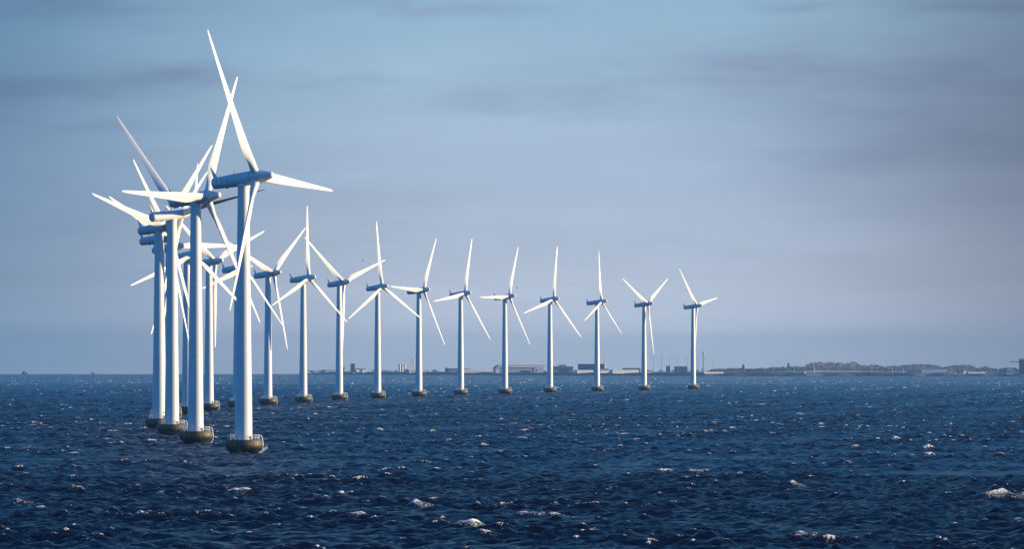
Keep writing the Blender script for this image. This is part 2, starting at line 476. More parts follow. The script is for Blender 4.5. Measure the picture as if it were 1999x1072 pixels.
def side_y(x, z):
    pr = [(-7.3, 1.33), (-5.5, 1.42), (-3, 1.52), (-.5, 1.60), (1.4, 1.66)]
    r = np.interp(x, [p[0] for p in pr], [p[1] for p in pr])
    return math.sqrt(max(r * r - z * z, 0))
def vent_bm(x, s):
    mb = MB()
    if 1:
        y = side_y(x, .35)
        y0, y1 = sorted((s * (y - .1), s * (y + .035)))
        mb.box(x - .16, x + .16, y0, y1, .22, .5)
    return mb
def hatch_bm():
    mb = MB(); mb.lathe_z([(.34, -1.62), (.36, -1.58), (.36, -1.3)], 20, -4.4, 0); return mb
def lamp_bm():
    mb = MB(); mb.lathe_z([(.13, 1.45), (.13, 1.75), (.17, 1.76), (.17, 2.0), (.1, 2.08)], 16, -2.2, .0); return mb
def tower_bm():
    mb = MB()
    z0, z1 = FTOP + .02, HUB - 1.30
    prof = [(2.2, z0), (2.2, z0 + .22), (2.10, z0 + .23)]
    for i in range(1, 13):
        u = i / 12.; prof.append((2.10 + (1.34 - 2.10) * u, z0 + .23 + (z1 - .5 - z0 - .23) * u))
    prof += [(1.42, z1 - .49), (1.42, z1 - .05), (1.3, z1)]
    mb.lathe_z(prof, 64)
    return mb
def yaw_bm():
    mb = MB(); mb.lathe_z([(1.25, HUB - 1.9), (1.5, HUB - 1.85), (1.5, HUB - 1.35), (1.3, HUB - 1.1)], 40); return mb
def foundation_bm():
    mb = MB()
    mb.lathe_z([(2.0, -4.5), (2.5, -2.0), (2.95, -.5), (3.2, .1), (3.55, .6), (3.95, 1.1), (4.26, 1.55), (4.43, 1.95), (4.47, 2.25), (4.43, 2.6), (4.33, 2.95), (4.25, 3.18), (4.12, FTOP), (2.0, FTOP)], 72)
    return mb
def railing_bm():
    mb = MB(); n = 18; rr = 3.8
    P = lambda k, z: (rr * math.cos(2 * math.pi * k / n), rr * math.sin(2 * math.pi * k / n), z)
    for z in (.42, .80, 1.18):
        mb.tube([P(k, FTOP + z) for k in range(n)], .035, 6, True)
    for k in range(n): mb.tube([P(k, FTOP - .05), P(k, FTOP + 1.18)], .042, 6)
    return mb
def landing_bm():
    mb = MB()
    for ang in (-9, 9):
        c, s = math.cos(R(ang)), math.sin(R(ang))
        pts = [(4.05, 4.3), (4.35, 4.05), (4.52, 3.2), (4.66, 2.2), (4.66, 1.4), (4.5, .9), (4.2, .3), (3.9, -.5)]
        mb.tube([(r * c, r * s, z) for r, z in pts], .085, 8)
    for z in (1.3, 1.7, 2.1, 2.5, 2.9, 3.3, 3.7):
        r = np.interp(z, [.3, .9, 1.4, 2.2, 3.2, 4.05], [4.2, 4.5, 4.66, 4.66, 4.52, 4.35])
        c, s = math.cos(R(9)), math.sin(R(9))
        mb.tube([(r * c, -r * s, z), (r * c, r * s, z)], .035, 6)
    return mb
def davit_bm():
    mb = MB()
    mb.tube([(-2.75, -1.7, FTOP - .05), (-2.75, -1.7, FTOP + 1.35)], .14, 10)
    mb.box(-3.2, -2.5, -1.82, -1.58, FTOP + 1.3, FTOP + 1.5)
    mb.box(-3.05, -2.45, -2.0, -1.4, FTOP + .0, FTOP + .45)
    return mb
def bracket_bm():
    mb = MB()
    mb.tube([(-1.9, -.9, FTOP + 3.3), (-2.35, -.9, FTOP + 3.3)], .05, 8)
    mb.lathe_z([(.12, FTOP + 3.1), (.16, FTOP + 3.2), (.16, FTOP + 3.55), (.08, FTOP + 3.62)], 14, -2.35, -.9)
    return mb
def cabinet_bm():
    mb = MB(); mb.box(2.75, 3.3, -1.5, -.8, FTOP - .02, FTOP + 1.0); mb.box(2.7, 3.35, -1.55, -.75, FTOP + 1.0, FTOP + 1.06); return mb

LABELS = [
    'nearest and largest white wind turbine, one blade pointing right, spray at its base',
    'second nearest white wind turbine, one blade stretched level to the left over its nacelle',
    'white wind turbine facing away, the round tail end of its nacelle turned to the viewer',
    'white wind turbine with the leftmost tower and the upper of two stacked shaded nacelles',
    'white wind turbine mostly hidden, its shaded nacelle the lower of two stacked at far left',
    'white wind turbine in the crowded cluster, one blade level between the two nearest towers',
    'white turbine half hidden by the second nearest tower, one blade reaching down left',
    'white wind turbine just right of the second nearest tower, one blade hanging straight down',
    'white wind turbine hidden behind the nearest tower, only tail fin and blade ends showing',
    'white wind turbine standing first to the right of the nearest one, blade raised upper right',
    'white wind turbine with one blade straight up, second tower right of the nearest one',
    'white wind turbine left of the grey tower block, one blade hanging across its tower',
    'white wind turbine just left of the white shore silos, blades like an upturned Y',
    'white wind turbine standing just right of the tall thin white stacks on shore',
    'white wind turbine in front of the left end of the long bright white shed',
    'white wind turbine before the long grey hangar, one blade pointing level left',
    'white wind turbine just right of the long grey hangar, one blade straight up',
    'white wind turbine in front of the dark flat roofed office block',
    'white wind turbine with its blades in a Y, next to last at right',
    'farthest white wind turbine at the right end of the row, one blade pointing right']

def rotor_frame(theta):
    """nacelle frame: x along the rotor axis, turned to face the wind"""
    yaw = Matrix.Rotation(-R(theta), 4, 'Z')
    tilt = Matrix((( A_AX.x, 0, V_AX.x, 0), (0, 1, 0, 0), (A_AX.z, 0, V_AX.z, 0), (0, 0, 0, 1)))
    return Matrix.Translation((0, 0, HUB)) @ yaw @ tilt
def blade_matrix(theta, phi):
    f = rotor_frame(theta)
    r = Vector((0, math.sin(phi), math.cos(phi)))      # radial, in rotor frame
    l = Vector((0, math.cos(phi), -math.sin(phi)))     # leading
    d = Vector((-1, 0, 0))                             # downwind
    m = Matrix(((l.x, d.x, r.x, OVER), (l.y, d.y, r.y, 0), (l.z, d.z, r.z, 0), (0, 0, 0, 1)))
    return f @ m

PROTO = {k: v for k, v in dict(
    foundation=(foundation_bm(), 'foundation'), tower=(tower_bm(), 'tower'), nacelle=(nacelle_bm(), 'nacelle'), hub=(hub_bm(), 'nacelle'),
    blade=(blade_bm(), 'blade'), nose_cone=(nose_bm(), 'blade'), tail_fin=(fin_bm(), 'nacelle'), hatch=(hatch_bm(), 'vent'),
    warning_lamp=(lamp_bm(), 'red'), yaw_ring=(yaw_bm(), 'nacelle'), railing=(railing_bm(), 'steel'),
    boat_landing=(landing_bm(), 'steel'), davit=(davit_bm(), 'steel'), marker_lamp=(bracket_bm(), 'steel'), cabinet=(cabinet_bm(), 'steel'),
    blade_collar=(collar_bm(), 'nacelle')).items()}
MESH = {}
def part(name, parent, matrix=None, key=None):
    key = key or name
    if key not in MESH:
        mb, mk = PROTO[key]
        o = mb.build(name, MAT[mk], parent, True); MESH[key] = o.data
    else:
        o = bpy.data.objects.new(name, MESH[key]); COL.objects.link(o); o.parent = parent
    if matrix is not None: o.matrix_local = matrix
    return o
for i, (x, s_) in enumerate([(x, s_) for x in (-6.5, -5.1, -3.7) for s_ in (-1, 1)]): PROTO['vent%d' % i] = (vent_bm(x, s_), 'vent')

for i, (x, y, th, phi) in enumerate(TURB):
    root = thing('wind_turbine', (x, y, drop(x, y)), LABELS[i], 'wind turbine', 'wind turbines standing in a curved row in the sea')
    fo = part('foundation', root)
    part('railing', fo); part('boat_landing', fo); part('davit', fo); part('cabinet', fo)
    to = part('tower', root)
    part('marker_lamp', to); part('yaw_ring', to)
    fr = rotor_frame(th)
    na = part('nacelle', root, fr)
    part('tail_fin', na); part('hatch', na); part('warning_lamp', na)
    for k in range(6): part('vent', na, None, 'vent%d' % k)
    hu = part('hub', root, fr)
    part('nose_cone', hu)
    for k in range(3):
        q = R(phi) + k * 2 * math.pi / 3
        bm_ = blade_matrix(th, q)
        pitch = 101 if i == 2 else 1.5              # the turned-away machine stands still with feathered blades
        part('blade', root, bm_ @ Matrix.Rotation(-R(pitch), 4, 'Z'))
        part('blade_collar', hu, fr.inverted() @ bm_)

# spray thrown up where a wave hits the nearest foundation
def spray():
    g = random.Random(4); mb = MB(); tx, ty = TURB[0][:2]
    for _ in range(420):
        u = g.random() ** .8
        cx = tx + 3.2 + 2.6 * u + g.gauss(0, .12); cy = ty - 2.2 - 1.0 * u + g.gauss(0, .5)
        cz = drop(tx, ty) + .15 + 2.1 * u ** 1.6 * g.uniform(.55, 1.0) + g.gauss(0, .06)
        s = g.uniform(.05, .16) * (1.15 - .7 * u)
        p = [Vector((g.gauss(0, 1), g.gauss(0, 1), g.gauss(0, 1))).normalized() * s for _ in range(3)]
        c = Vector((cx, cy, cz)); n = (p[1] - p[0]).cross(p[2] - p[0]).normalized() * s
        mb.add([c + p[0], c + p[1], c + p[2], c + n], [(0, 1, 2), (0, 3, 1), (1, 3, 2), (2, 3, 0)])
    o = mb.build('spray', MAT['foam'])
    tag(o, 'white spray thrown up beside the nearest turbine foundation', 'spray', None, 'stuff')
spray()

# ------------------------------------------------------------------ the far shore
SHORE = [(585, 14000), (640, 13500), (760, 12900), (900, 12200), (1050, 11600), (1200, 11200), (1400, 10900), (1700, 10800), (2000, 10700), (2250, 10600)]
def dist(px): return float(np.interp(px, [s[0] for s in SHORE], [s[1] for s in SHORE]))
def at(px, D): return (px - 999.5) / FPX * D
GROUND = 6.2
MAT['bank'] = mat('winter_grass_and_stone_bank', (.20, .18, .165), .9, .2, .35, .02)
def build_shore():
    mb = MB(); rows = []
    n = 260; g = random.Random(2)
    pxs = np.linspace(575, 2250, n)
    prof = [(-30, -2.5), (0, .2), (6, 1.8), (12, 3.2), (24, 4.8), (60, 6.0), (900, 6.4), (3200, 6.0), (3600, -20)]
    for d, z in prof:
        row = []
        for p in pxs:
            D = dist(p) + d + 25 * math.sin(p / 37.) + 12 * math.sin(p / 11.)
            e = min(1, (p - 575) / 70.)
            zz = z * (e if z > 0 else 1) + (g.gauss(0, .35) if 1 < z < 6.1 and d < 900 else 0)
            x = at(p, D)
            row.append((x, D, drop(x, D) + zz))
        rows.append(row)
    mb.rings(rows, cap=False, closed=False)
    o = mb.build('shore', MAT['bank'], None, True); tag(o, kind='structure')
build_shore()

def cmat(name, c, rough=.75): 
    if name not in MAT: MAT[name] = mat(name, c, rough, .3, .10, .08)
    return MAT[name]
WHITE = cmat('white_render', (.78, .77, .74)); CREAM = cmat('cream_render', (.50, .47, .43)); GREY = cmat('grey_cladding', (.40, .42, .45))
DARK = cmat('dark_cladding', (.14, .16, .19)); SLATE = cmat('slate_roofing', (.19, .21, .23)); RED = cmat('red_roof_tiles', (.34, .18, .14))
PALE = cmat('pale_blue_cladding', (.70, .72, .74)); TEAL = cmat('glazed_facade', (.25, .33, .36)); WIN = cmat('window_glass', (.08, .10, .12), .15)
MASTM = cmat('grey_mast_steel', (.20, .21, .22))

class Place:
    """a building on the shore: pixel columns x0..x1 of the photograph at a real distance, heights in picture rows"""
    def __init__(self, name, x0, x1, label, cat, back=60, group=None, turn=26):
        self.D = dist((x0 + x1) / 2) + back
        self.m = self.D / FPX
        cx = (x0 + x1) / 2
        x = at(cx, self.D); self.cx = cx
        self.g = drop(x, self.D) + GROUND
        self.root = thing(name, (x, self.D, self.g), label, cat, group)
        self.root.rotation_euler.z = R(turn)
        self.base = LEVEL + (EYE - self.g) / self.m       # picture row of the ground line
    def X(self, px): return (px - self.cx) * self.m
    def Z(self, py): return (self.base - py) * self.m
    def box(self, part_, m, x0, x1, top, bottom=None, y0=0, depth=20, parent=None):
        mb = MB(); b = -2.0 if bottom is None else self.Z(bottom)
        mb.box(self.X(x0), self.X(x1), y0, y0 + depth, b, self.Z(top))
        return mb.build(part_, m, parent or self.root)
    def gable(self, part_, m, x0, x1, eave, ridge, y0=0, depth=20, over=.6, parent=None):
        mb = MB(); a, b = self.X(x0) - over, self.X(x1) + over; e, r = self.Z(eave), self.Z(ridge)
        ya, yb, ym = y0 - over, y0 + depth + over, y0 + depth / 2
        mb.add([(a, ya, e), (b, ya, e), (b, ym, r), (a, ym, r), (a, yb, e), (b, yb, e), (a, ya, e + .25), (b, ya, e + .25)],
               [(0, 1, 2, 3), (3, 2, 5, 4), (0, 3, 4), (1, 5, 2), (0, 4, 5, 1)])
        return mb.build(part_, m, parent or self.root)
    def flat(self, part_, m, x0, x1, top, thick=.7, y0=0, depth=20, over=.4, parent=None):
        mb = MB(); z = self.Z(top)
        mb.box(self.X(x0) - over, self.X(x1) + over, y0 - over, y0 + depth + over, z + .003, z + thick)
        return mb.build(part_, m, parent or self.root)
    def windows(self, wall, m, x0, x1, n, top, bottom, y0=0, fill=.6):
        for k in range(n):
            w = (x1 - x0) / n; a = x0 + w * (k + .5 - fill / 2); b = a + w * fill
            mb = MB(); mb.box(self.X(a), self.X(b), y0 - .06, y0 + .2, self.Z(bottom), self.Z(top))
            mb.build('window', m, wall)
    def cyl(self, part_, m, px, rad_px, top, bottom=None, y0=0, parent=None, taper=1.0, dome=0):
        mb = MB(); r = rad_px * self.m; b = -1.5 if bottom is None else self.Z(bottom); t = self.Z(top)
        prof = [(r, b), (r * taper, t)]
        if dome: prof += [(r * taper * .7, t + dome * .7), (r * taper * .1, t + dome)]
        mb.lathe_z(prof, 20, self.X(px), y0)
        return mb.build(part_, m, parent or self.root, True)

p = Place('storage_shed', 634, 660, 'long low grey shed at the left end of the far shore', 'shed')
w = p.box('wall', GREY, 634, 660, 724); p.flat('roof', SLATE, 634, 660, 724, 1.5); p.windows(w, WIN, 636, 659, 8, 725.4, 727)
p = Place('storage_shed', 610, 632, 'hazy low shed at the outermost tip of the far shore', 'shed', 200)
p.box('wall', GREY, 612, 631, 726); p.gable('roof', SLATE, 612, 631, 726, 724.6)
p = Place('brick_house', 668, 673, 'narrow dark block just left of the grey tower block on the shore', 'building')
w = p.box('wall', DARK, 668, 673, 717.5); p.flat('roof', SLATE, 668, 673, 717.5); p.windows(w, WIN, 668.5, 672.5, 2, 719, 722)
p = Place('tower_block', 684.8, 692.5, 'tall grey tower block rising over low houses on the far shore', 'building', 120, turn=2)
w = p.box('wall', cmat('grey_tower_cladding', (.13, .15, .18)), 684.8, 692.5, 711.5, depth=8); p.box('parapet', SLATE, 684.3, 693, 710.2, 711.4, -.5, 9)
for k in range(4): p.windows(w, WIN, 685.2, 692.1, 3, 713 + 2.6 * k, 714.4 + 2.6 * k)
p.cyl('antenna', MASTM, 683.4, .35, 712, None, -4)
p = Place('boat_store', 693, 706, 'cream house with a reddish roof beside the grey tower block', 'house')
w = p.box('wall', CREAM, 693, 706, 721.8); p.gable('roof', RED, 693, 706, 721.8, 719.2); p.windows(w, WIN, 700, 706, 4, 723, 725)
p.box('gable_wall', WHITE, 694.5, 699.5, 722.6, None, -3, 2.9)
p = Place('white_house', 707, 715.5, 'small bright white house with red roof on the far shore', 'house', 40)
w = p.box('wall', WHITE, 707, 715.5, 721.5, depth=9); p.gable('roof', RED, 707, 715.5, 721.5, 719.8, 0, 9); p.windows(w, WIN, 708, 715, 3, 723, 724.6)
p.cyl('chimney', CREAM, 708, .5, 717.6, 721, 4.5)
p = Place('waterside_hut', 689.5, 696, 'tiny white hut low at the water edge below the tower block', 'hut', -4)
w = p.box('wall', WHITE, 689.8, 695.8, 729.6, None, 0, 5); p.gable('roof', WHITE, 689.8, 695.8, 729.6, 728.8, 0, 5, .3)
# silos, stacks and the hall between them
for k, (px, lab) in enumerate(((780.3, 'leftmost of the three fat white silos on the shore'), (785.2, 'middle of the three fat white silos on the shore'), (790.0, 'rightmost of the three fat white silos on the shore'))):
    p = Place('silo', px - 2.2, px + 2.2, lab, 'silo', 80, 'white silos on the far shore')
    p.cyl('silo_body', WHITE, px, 2.1, 711.6); p.cyl('silo_cap', PALE, px, 1.5, 710.8, 711.6, 0, None, .8)
for k, (px, lab) in enumerate(((803.1, 'left one of the three tall thin white stacks'), (805.4, 'middle one of the three tall thin white stacks'), (807.7, 'right one of the three tall thin white stacks'))):
    p = Place('chimney_stack', px - 1, px + 1, lab, 'chimney', 90, 'tall thin white stacks on the shore')
    p.cyl('stack', WHITE, px, 1.02, 702, None, 0, None, .94); p.cyl('rim', GREY, px, 1.08, 701.2, 702)
p = Place('factory_hall', 795, 834, 'pale hall with sloping roofs at the foot of the thin white stacks', 'factory', 50)
w = p.box('wall', CREAM, 797, 830, 723.5); p.gable('roof', PALE, 797, 830, 723.5, 719.6); p.windows(w, WIN, 800, 815, 5, 724.5, 726)
p.box('annexe', CREAM, 830.2, 836, 725.2, None, 2, 10)
p = Place('storage_tank', 792.5, 799, 'low white drum tank in front of the pale factory hall', 'tank', 10)
p.cyl('tank_body', WHITE, 795.6, 3.0, 726.0); p.cyl('tank_roof', PALE, 795.6, 3.0, 725.4, 726, 0, None, .3)
p = Place('brick_house', 870, 876, 'narrow dark house with chimney left of the pale flats', 'house', 60, turn=4)
w = p.box('wall', SLATE, 870, 876, 721.5); p.gable('roof', DARK, 870, 876, 721.5, 718.6); p.cyl('chimney', CREAM, 874.4, .5, 717.6, 720, 8); p.windows(w, WIN, 870.5, 875.5, 3, 723, 725)
p = Place('apartment_house', 877, 895, 'pinkish pale flats left of the long bright white shed', 'flats', 90, turn=10)
w = p.box('wall', CREAM, 877, 895, 720.2); p.flat('roof', RED, 877, 895, 720.2, .8)
for k in range(2): p.windows(w, WIN, 878, 894, 7, 721.4 + 2.4 * k, 722.6 + 2.4 * k)
p = Place('long_shed', 904, 968, 'long bright white shed with low pitched roof on the far shore', 'shed', 40, turn=20)
w = p.box('wall', WHITE, 902, 971, 722.6, 725.8, 0, 16); p.box('plinth', CREAM, 902.5, 970.5, 725.8, None, .4, 15); p.flat('roof', PALE, 902, 971, 722.6, .5, 0, 16); p.windows(w, WIN, 908, 966, 16, 724.6, 725.3, 0, .3)
p = Place('brick_house', 908, 921, 'reddish roofed house showing over the left of the long white shed', 'house', 120)
p.box('wall', CREAM, 908, 921, 722); p.gable('roof', RED, 908, 921, 722, 720.2)
# hangar
p = Place('aircraft_hangar', 966, 1064, 'very long pale grey hangar with slanted left end and flat dark roof edge', 'hangar', 150, turn=15)
mb = MB(); xs = [p.X(966), p.X(972.5), p.X(1064), p.X(1064), p.X(966)]; zs = [p.Z(719), p.Z(714.2), p.Z(714.2), -2, -2]
mb.add([(x, 0, z) for x, z in zip(xs, zs)] + [(x, 18, z) for x, z in zip(xs, zs)], [(4, 3, 2, 1, 0), (5, 6, 7, 8, 9)] + [(i, (i + 1) % 5, 5 + (i + 1) % 5, 5 + i) for i in range(5)])
w = mb.build('wall', PALE, p.root)
mb = MB(); o = 1.0
for (xa, ya, xb, yb) in ((965.2, 719.4, 972.5, 713.9), (972.5, 713.9, 1066, 713.9)):
    mb.add([(p.X(xa), -o, p.Z(ya)), (p.X(xb), -o, p.Z(yb)), (p.X(xb), -o, p.Z(yb) + .9), (p.X(xa), -o, p.Z(ya) + .9),
            (p.X(xa), 19, p.Z(ya)), (p.X(xb), 19, p.Z(yb)), (p.X(xb), 19, p.Z(yb) + .9), (p.X(xa), 19, p.Z(ya) + .9)],
           [(0, 1, 2, 3), (7, 6, 5, 4), (3, 2, 6, 7), (4, 5, 1, 0), (0, 3, 7, 4), (1, 5, 6, 2)])
mb.build('roof', SLATE, p.root)
p.box('canopy', SLATE, 974, 1060, 717.6, 718.2, -2.5, 2.4)
for k in range(4): p.box('hangar_door', GREY, 976 + 21 * k, 995 + 21 * k, 719.2, None, -.3, .25)
p = Place('office_house', 1019, 1040, 'low cream house in front of the long grey hangar', 'house', 30)
w = p.box('wall', CREAM, 1019, 1039, 724.4, None, 0, 12); p.flat('roof', GREY, 1019, 1039, 724.4, .6, 0, 12); p.windows(w, WIN, 1021, 1038, 6, 725.4, 726.8); p.box('annexe', WHITE, 1039.2, 1041, 723, None, 0, 8)
p = Place('warehouse', 1042, 1062, 'pale blue warehouse by the right end of the hangar', 'warehouse', 100, turn=14)
w = p.box('wall', PALE, 1043, 1061, 719.5); p.flat('roof', WHITE, 1043, 1061, 719.5, .9); p.windows(w, WIN, 1045, 1049, 1, 721, 726, 0, .9); p.windows(w, WIN, 1051, 1060, 4, 721.2, 722.6)
p = Place('terminal_building', 1080, 1121, 'blue grey terminal block with antennas on its flat roof', 'building', 140, turn=6)
w = p.box('wall', GREY, 1081, 1119, 716.8); p.flat('roof', SLATE, 1081, 1119, 716.8, .9); p.box('plant_room', SLATE, 1092, 1106, 712.6, 715.4, 4, 8)
for k in range(2): p.windows(w, WIN, 1083, 1118, 9, 718 + 2.6 * k, 719.6 + 2.6 * k, 0, .7)
for q in (1089, 1101): p.cyl('antenna', MASTM, q, .3, 710.6, 716, -.2 + 6)
p = Place('apartment_house', 1096, 1112, 'cream low house in front of the blue grey terminal block', 'house', 60)
w = p.box('wall', CREAM, 1096, 1111, 721.5, None, 0, 14); p.gable('roof', RED, 1096, 1111, 721.5, 720, 0, 14); p.windows(w, WIN, 1098, 1110, 5, 723, 724.8)
p = Place('office_block', 1128, 1182, 'dark flat roofed office block with a white chimney at its right end', 'building', 180, turn=2)
w = p.box('wall', DARK, 1129.5, 1179.5, 711.8, None, 0, 30); p.flat('roof', SLATE, 1129.5, 1179.5, 711.8, .8, 0, 30)
for k in range(3): p.windows(w, TEAL, 1131, 1178, 14, 713.4 + 3.2 * k, 715 + 3.2 * k, 0, .75)
p.cyl('chimney', WHITE, 1181.4, 1.1, 706.5, None, 5, None, .85); p.cyl('chimney_cap', SLATE, 1181.4, .7, 704.6, 706.5, 5)
p = Place('long_shed', 1124, 1161, 'long white low shed in front of the dark office block', 'shed', 50)
w = p.box('wall', WHITE, 1125, 1160, 723.6, None, 0, 12); p.flat('roof', PALE, 1125, 1160, 723.6, .6, 0, 12); p.windows(w, WIN, 1127, 1159, 8, 725.2, 726.4, 0, .4)
p = Place('long_shed', 1170, 1191, 'white low shed right of the dark office block', 'shed', 55)
w = p.box('wall', WHITE, 1171, 1190, 723.2, None, 0, 12); p.gable('roof', SLATE, 1171, 1190, 723.2, 719.8, 0, 12); p.windows(w, WIN, 1172, 1189, 6, 724.6, 725.8)
p = Place('long_shed', 1193, 1251, 'longest white wall shed left of the next to last turbine', 'shed', 45)
w = p.box('wall', WHITE, 1193, 1250, 723.2, None, 0, 14); p.flat('roof', PALE, 1193, 1250, 723.2, .7, 0, 14); p.windows(w, WIN, 1196, 1248, 10, 725, 726.2, 0, .4)
p = Place('depot', 1214, 1251, 'dark roofed depot behind the longest white shed', 'building', 130, turn=2)
w = p.box('wall', GREY, 1218, 1250, 722, None, 0, 24); p.gable('roof', DARK, 1216, 1250, 722, 719, 0, 24); p.windows(w, WIN, 1220, 1248, 7, 722.6, 723.2)
p = Place('apartment_house', 1262, 1278, 'cream row house right of the next to last turbine', 'house', 50)
w = p.box('wall', CREAM, 1263, 1277, 724.4, None, 0, 10); p.gable('roof', RED, 1263, 1277, 724.4, 723.2, 0, 10); p.windows(w, WIN, 1264, 1276, 5, 725.4, 726.8)
p = Place('gas_holder', 1299, 1309, 'small hazy grey tower house under the lamp masts', 'building', 300, turn=2)
w = p.box('wall', GREY, 1301, 1308, 716.5, None, 0, 12); p.gable('roof', SLATE, 1301, 1308, 716.5, 714.4, 0, 12); p.windows(w, WIN, 1302, 1307, 3, 718, 720)
p = Place('warehouse', 1317, 1343, 'broad hazy grey warehouse under the lamp masts', 'warehouse', 320, turn=2)
w = p.box('wall', GREY, 1318, 1342, 717.5, None, 0, 30); p.gable('roof', SLATE, 1318, 1342, 717.5, 715.4, 0, 30); p.windows(w, WIN, 1320, 1340, 7, 719, 721)
p = Place('runway_fence', 1372, 1418, 'thin long white wall low on the shore right of the last turbine', 'wall', 20)
p.box('wall', WHITE, 1372, 1415, 726.6, None, 0, 1.0)
# floodlight masts
for px, lab in ((1275.5, 'floodlight mast just right of the next to last turbine, first in its row'), (1291.5, 'second floodlight mast from the left on the far shore'),
                (1307.8, 'floodlight mast above the small hazy tower house'), (1323.8, 'floodlight mast above the left of the hazy warehouse'),
                (1341.0, 'floodlight mast above the right end of the hazy warehouse'), (1363.0, 'floodlight mast between the last turbine and the control mast')):
    p = Place('floodlight_mast', px - 2, px + 2, lab, 'lamp mast', 240, 'floodlight masts on the far shore')
    p.cyl('mast', MASTM, px, .38, 697.5, None, 0, None, .55); p.box('lamp_head', GREY, px - 1.6, px + 1.6, 696.2, 697.4, -.6, 1.2)
p = Place('radar_tower', 1370, 1376, 'tallest shore mast with a white head, right of the last turbine', 'mast', 200)
p.cyl('mast', MASTM, 1373, .95, 689, None, 0, None, .8); p.cyl('head', WHITE, 1373, 3.0, 687.2, 689, 0, None, .9); p.box('base_house', GREY, 1371, 1376, 721, None, -3, 6)
p = Place('floodlight_mast', 1391, 1393, 'short thin lamp post standing alone right of the radar mast', 'lamp mast', 220)
p.cyl('mast', MASTM, 1392, .35, 707.5, None, 0, None, .6); p.box('lamp_head', GREY, 1390.4, 1393.6, 706.4, 707.4, -.5, 1)
p = Place('lattice_mast', 1587, 1591, 'thin red and white banded mast in front of the tallest trees', 'mast', 10)
p.cyl('lower_mast', WHITE, 1589, .75, 716.5, None, 0, None, .8); p.cyl('red_band', RED, 1589, .62, 712.5, 716.5, 0, None, .9); p.cyl('upper_mast', WHITE, 1589, .5, 706.5, 712.5, 0, None, .6)
for px, lab in ((1551, 'slim pale pole in front of the wood left of the banded mast'), (1742, 'white pole in front of the wood near the pale glazed hall'), (1763, 'faint short pole just left of the pale glazed hall')):
    p = Place('flag_pole', px - 1, px + 1, lab, 'pole', 10)
    p.cyl('pole', WHITE, px, .5, 717.5, None, 0, None, .6); p.cyl('finial', GREY, px, .55, 716.8, 717.5)
p = Place('beach_cabin', 1570, 1574, 'tiny bright white cabin at the foot of the wood', 'cabin', 0)
p.box('wall', WHITE, 1570.6, 1573.6, 726.6, None, 0, 3); p.gable('roof', WHITE, 1570.6, 1573.6, 726.6, 725.6, 0, 3, .2)
p = Place('beach_cabin', 1525, 1529, 'tiny cream cabin on the bank left of the bright white one', 'cabin', -2)
p.box('wall', CREAM, 1525.6, 1528.4, 731, None, 0, 3); p.gable('roof', WHITE, 1525.6, 1528.4, 731, 730.2, 0, 3, .2)
p = Place('beach_cabin', 1863, 1869, 'small white cabin on the bank right of the pale glazed hall', 'cabin', -2)
p.box('wall', WHITE, 1864, 1868, 731, None, 0, 3); p.gable('roof', GREY, 1864, 1868, 731, 730, 0, 3, .2)
p = Place('sports_hall', 1774, 1852, 'wide pale glazed hall in front of the wood at the right', 'hall', 30, turn=8)
w = p.box('wall', PALE, 1799, 1850, 721.5, None, 0, 22); p.flat('roof', PALE, 1799, 1850, 721.5, .6, 0, 22); p.windows(w, WHITE, 1815, 1836, 1, 723, 727.5, 0, .95)
w = p.box('side_wing', TEAL, 1775, 1798.8, 724, None, 2, 16); p.windows(w, PALE, 1777, 1797, 5, 725.5, 728, 2)
p = Place('row_house', 1852, 1876, 'pinkish low house joined to the right of the pale glazed hall', 'house', 34, turn=12)
w = p.box('wall', CREAM, 1853, 1874, 723.5, None, 0, 12); p.gable('roof', RED, 1853, 1874, 723.5, 722.2, 0, 12); p.windows(w, WIN, 1855, 1873, 6, 725, 726.6)
p = Place('white_house', 1880, 1887, 'small white fronted house with dark roof under the right hand trees', 'house', 20)
w = p.box('wall', WHITE, 1881, 1886, 724.5, None, 0, 8); p.gable('roof', DARK, 1880.4, 1886.6, 724.5, 720, 0, 8); p.windows(w, WIN, 1882, 1885, 2, 725.5, 727.5)
p = Place('row_house', 1888, 1928, 'long low pale row of houses left of the pavilion', 'house', 20)
w = p.box('wall', PALE, 1888, 1926, 727.8, None, 0, 10); p.gable('roof', WHITE, 1888, 1926, 727.8, 726.6, 0, 10); p.windows(w, WIN, 1890, 1925, 9, 728.6, 729.8)
p = Place('pavilion', 1951, 1991, 'grey blue pavilion with a raised middle roof near the right edge', 'pavilion', 15, turn=8)
w = p.box('wall', TEAL, 1953, 1989, 725, None, 0, 16); p.box('hall', TEAL, 1964, 1982, 719.6, None, -1, 18)
mb = MB()
for (xa, ya, xb, yb) in ((1951.5, 725.2, 1964, 719.2), (1982, 719.2, 1991, 724.6)):
    mb.add([(p.X(xa), -1.6, p.Z(ya)), (p.X(xb), -1.6, p.Z(yb)), (p.X(xb), -1.6, p.Z(yb) + .7), (p.X(xa), -1.6, p.Z(ya) + .7),
            (p.X(xa), 17, p.Z(ya)), (p.X(xb), 17, p.Z(yb)), (p.X(xb), 17, p.Z(yb) + .7), (p.X(xa), 17, p.Z(ya) + .7)],
           [(0, 1, 2, 3), (7, 6, 5, 4), (3, 2, 6, 7), (4, 5, 1, 0), (0, 3, 7, 4), (1, 5, 6, 2)])
mb.build('side_roof', SLATE, p.root)
p.flat('roof', SLATE, 1963, 1983, 719.2, 1.0, -1, 18, .6); p.windows(w, PALE, 1967, 1979, 1, 721.2, 723.2, -1.1, .95)
p = Place('garden_wall', 1950, 1990, 'low white wall in front of the pavilion', 'wall', 0)
p.box('wall', WHITE, 1963, 1990, 730.6, None, 0, .8)
p = Place('harbour_tower', 1990, 2012, 'dark grey block cut by the right edge with a dark boom to the left', 'building', -120, turn=2)
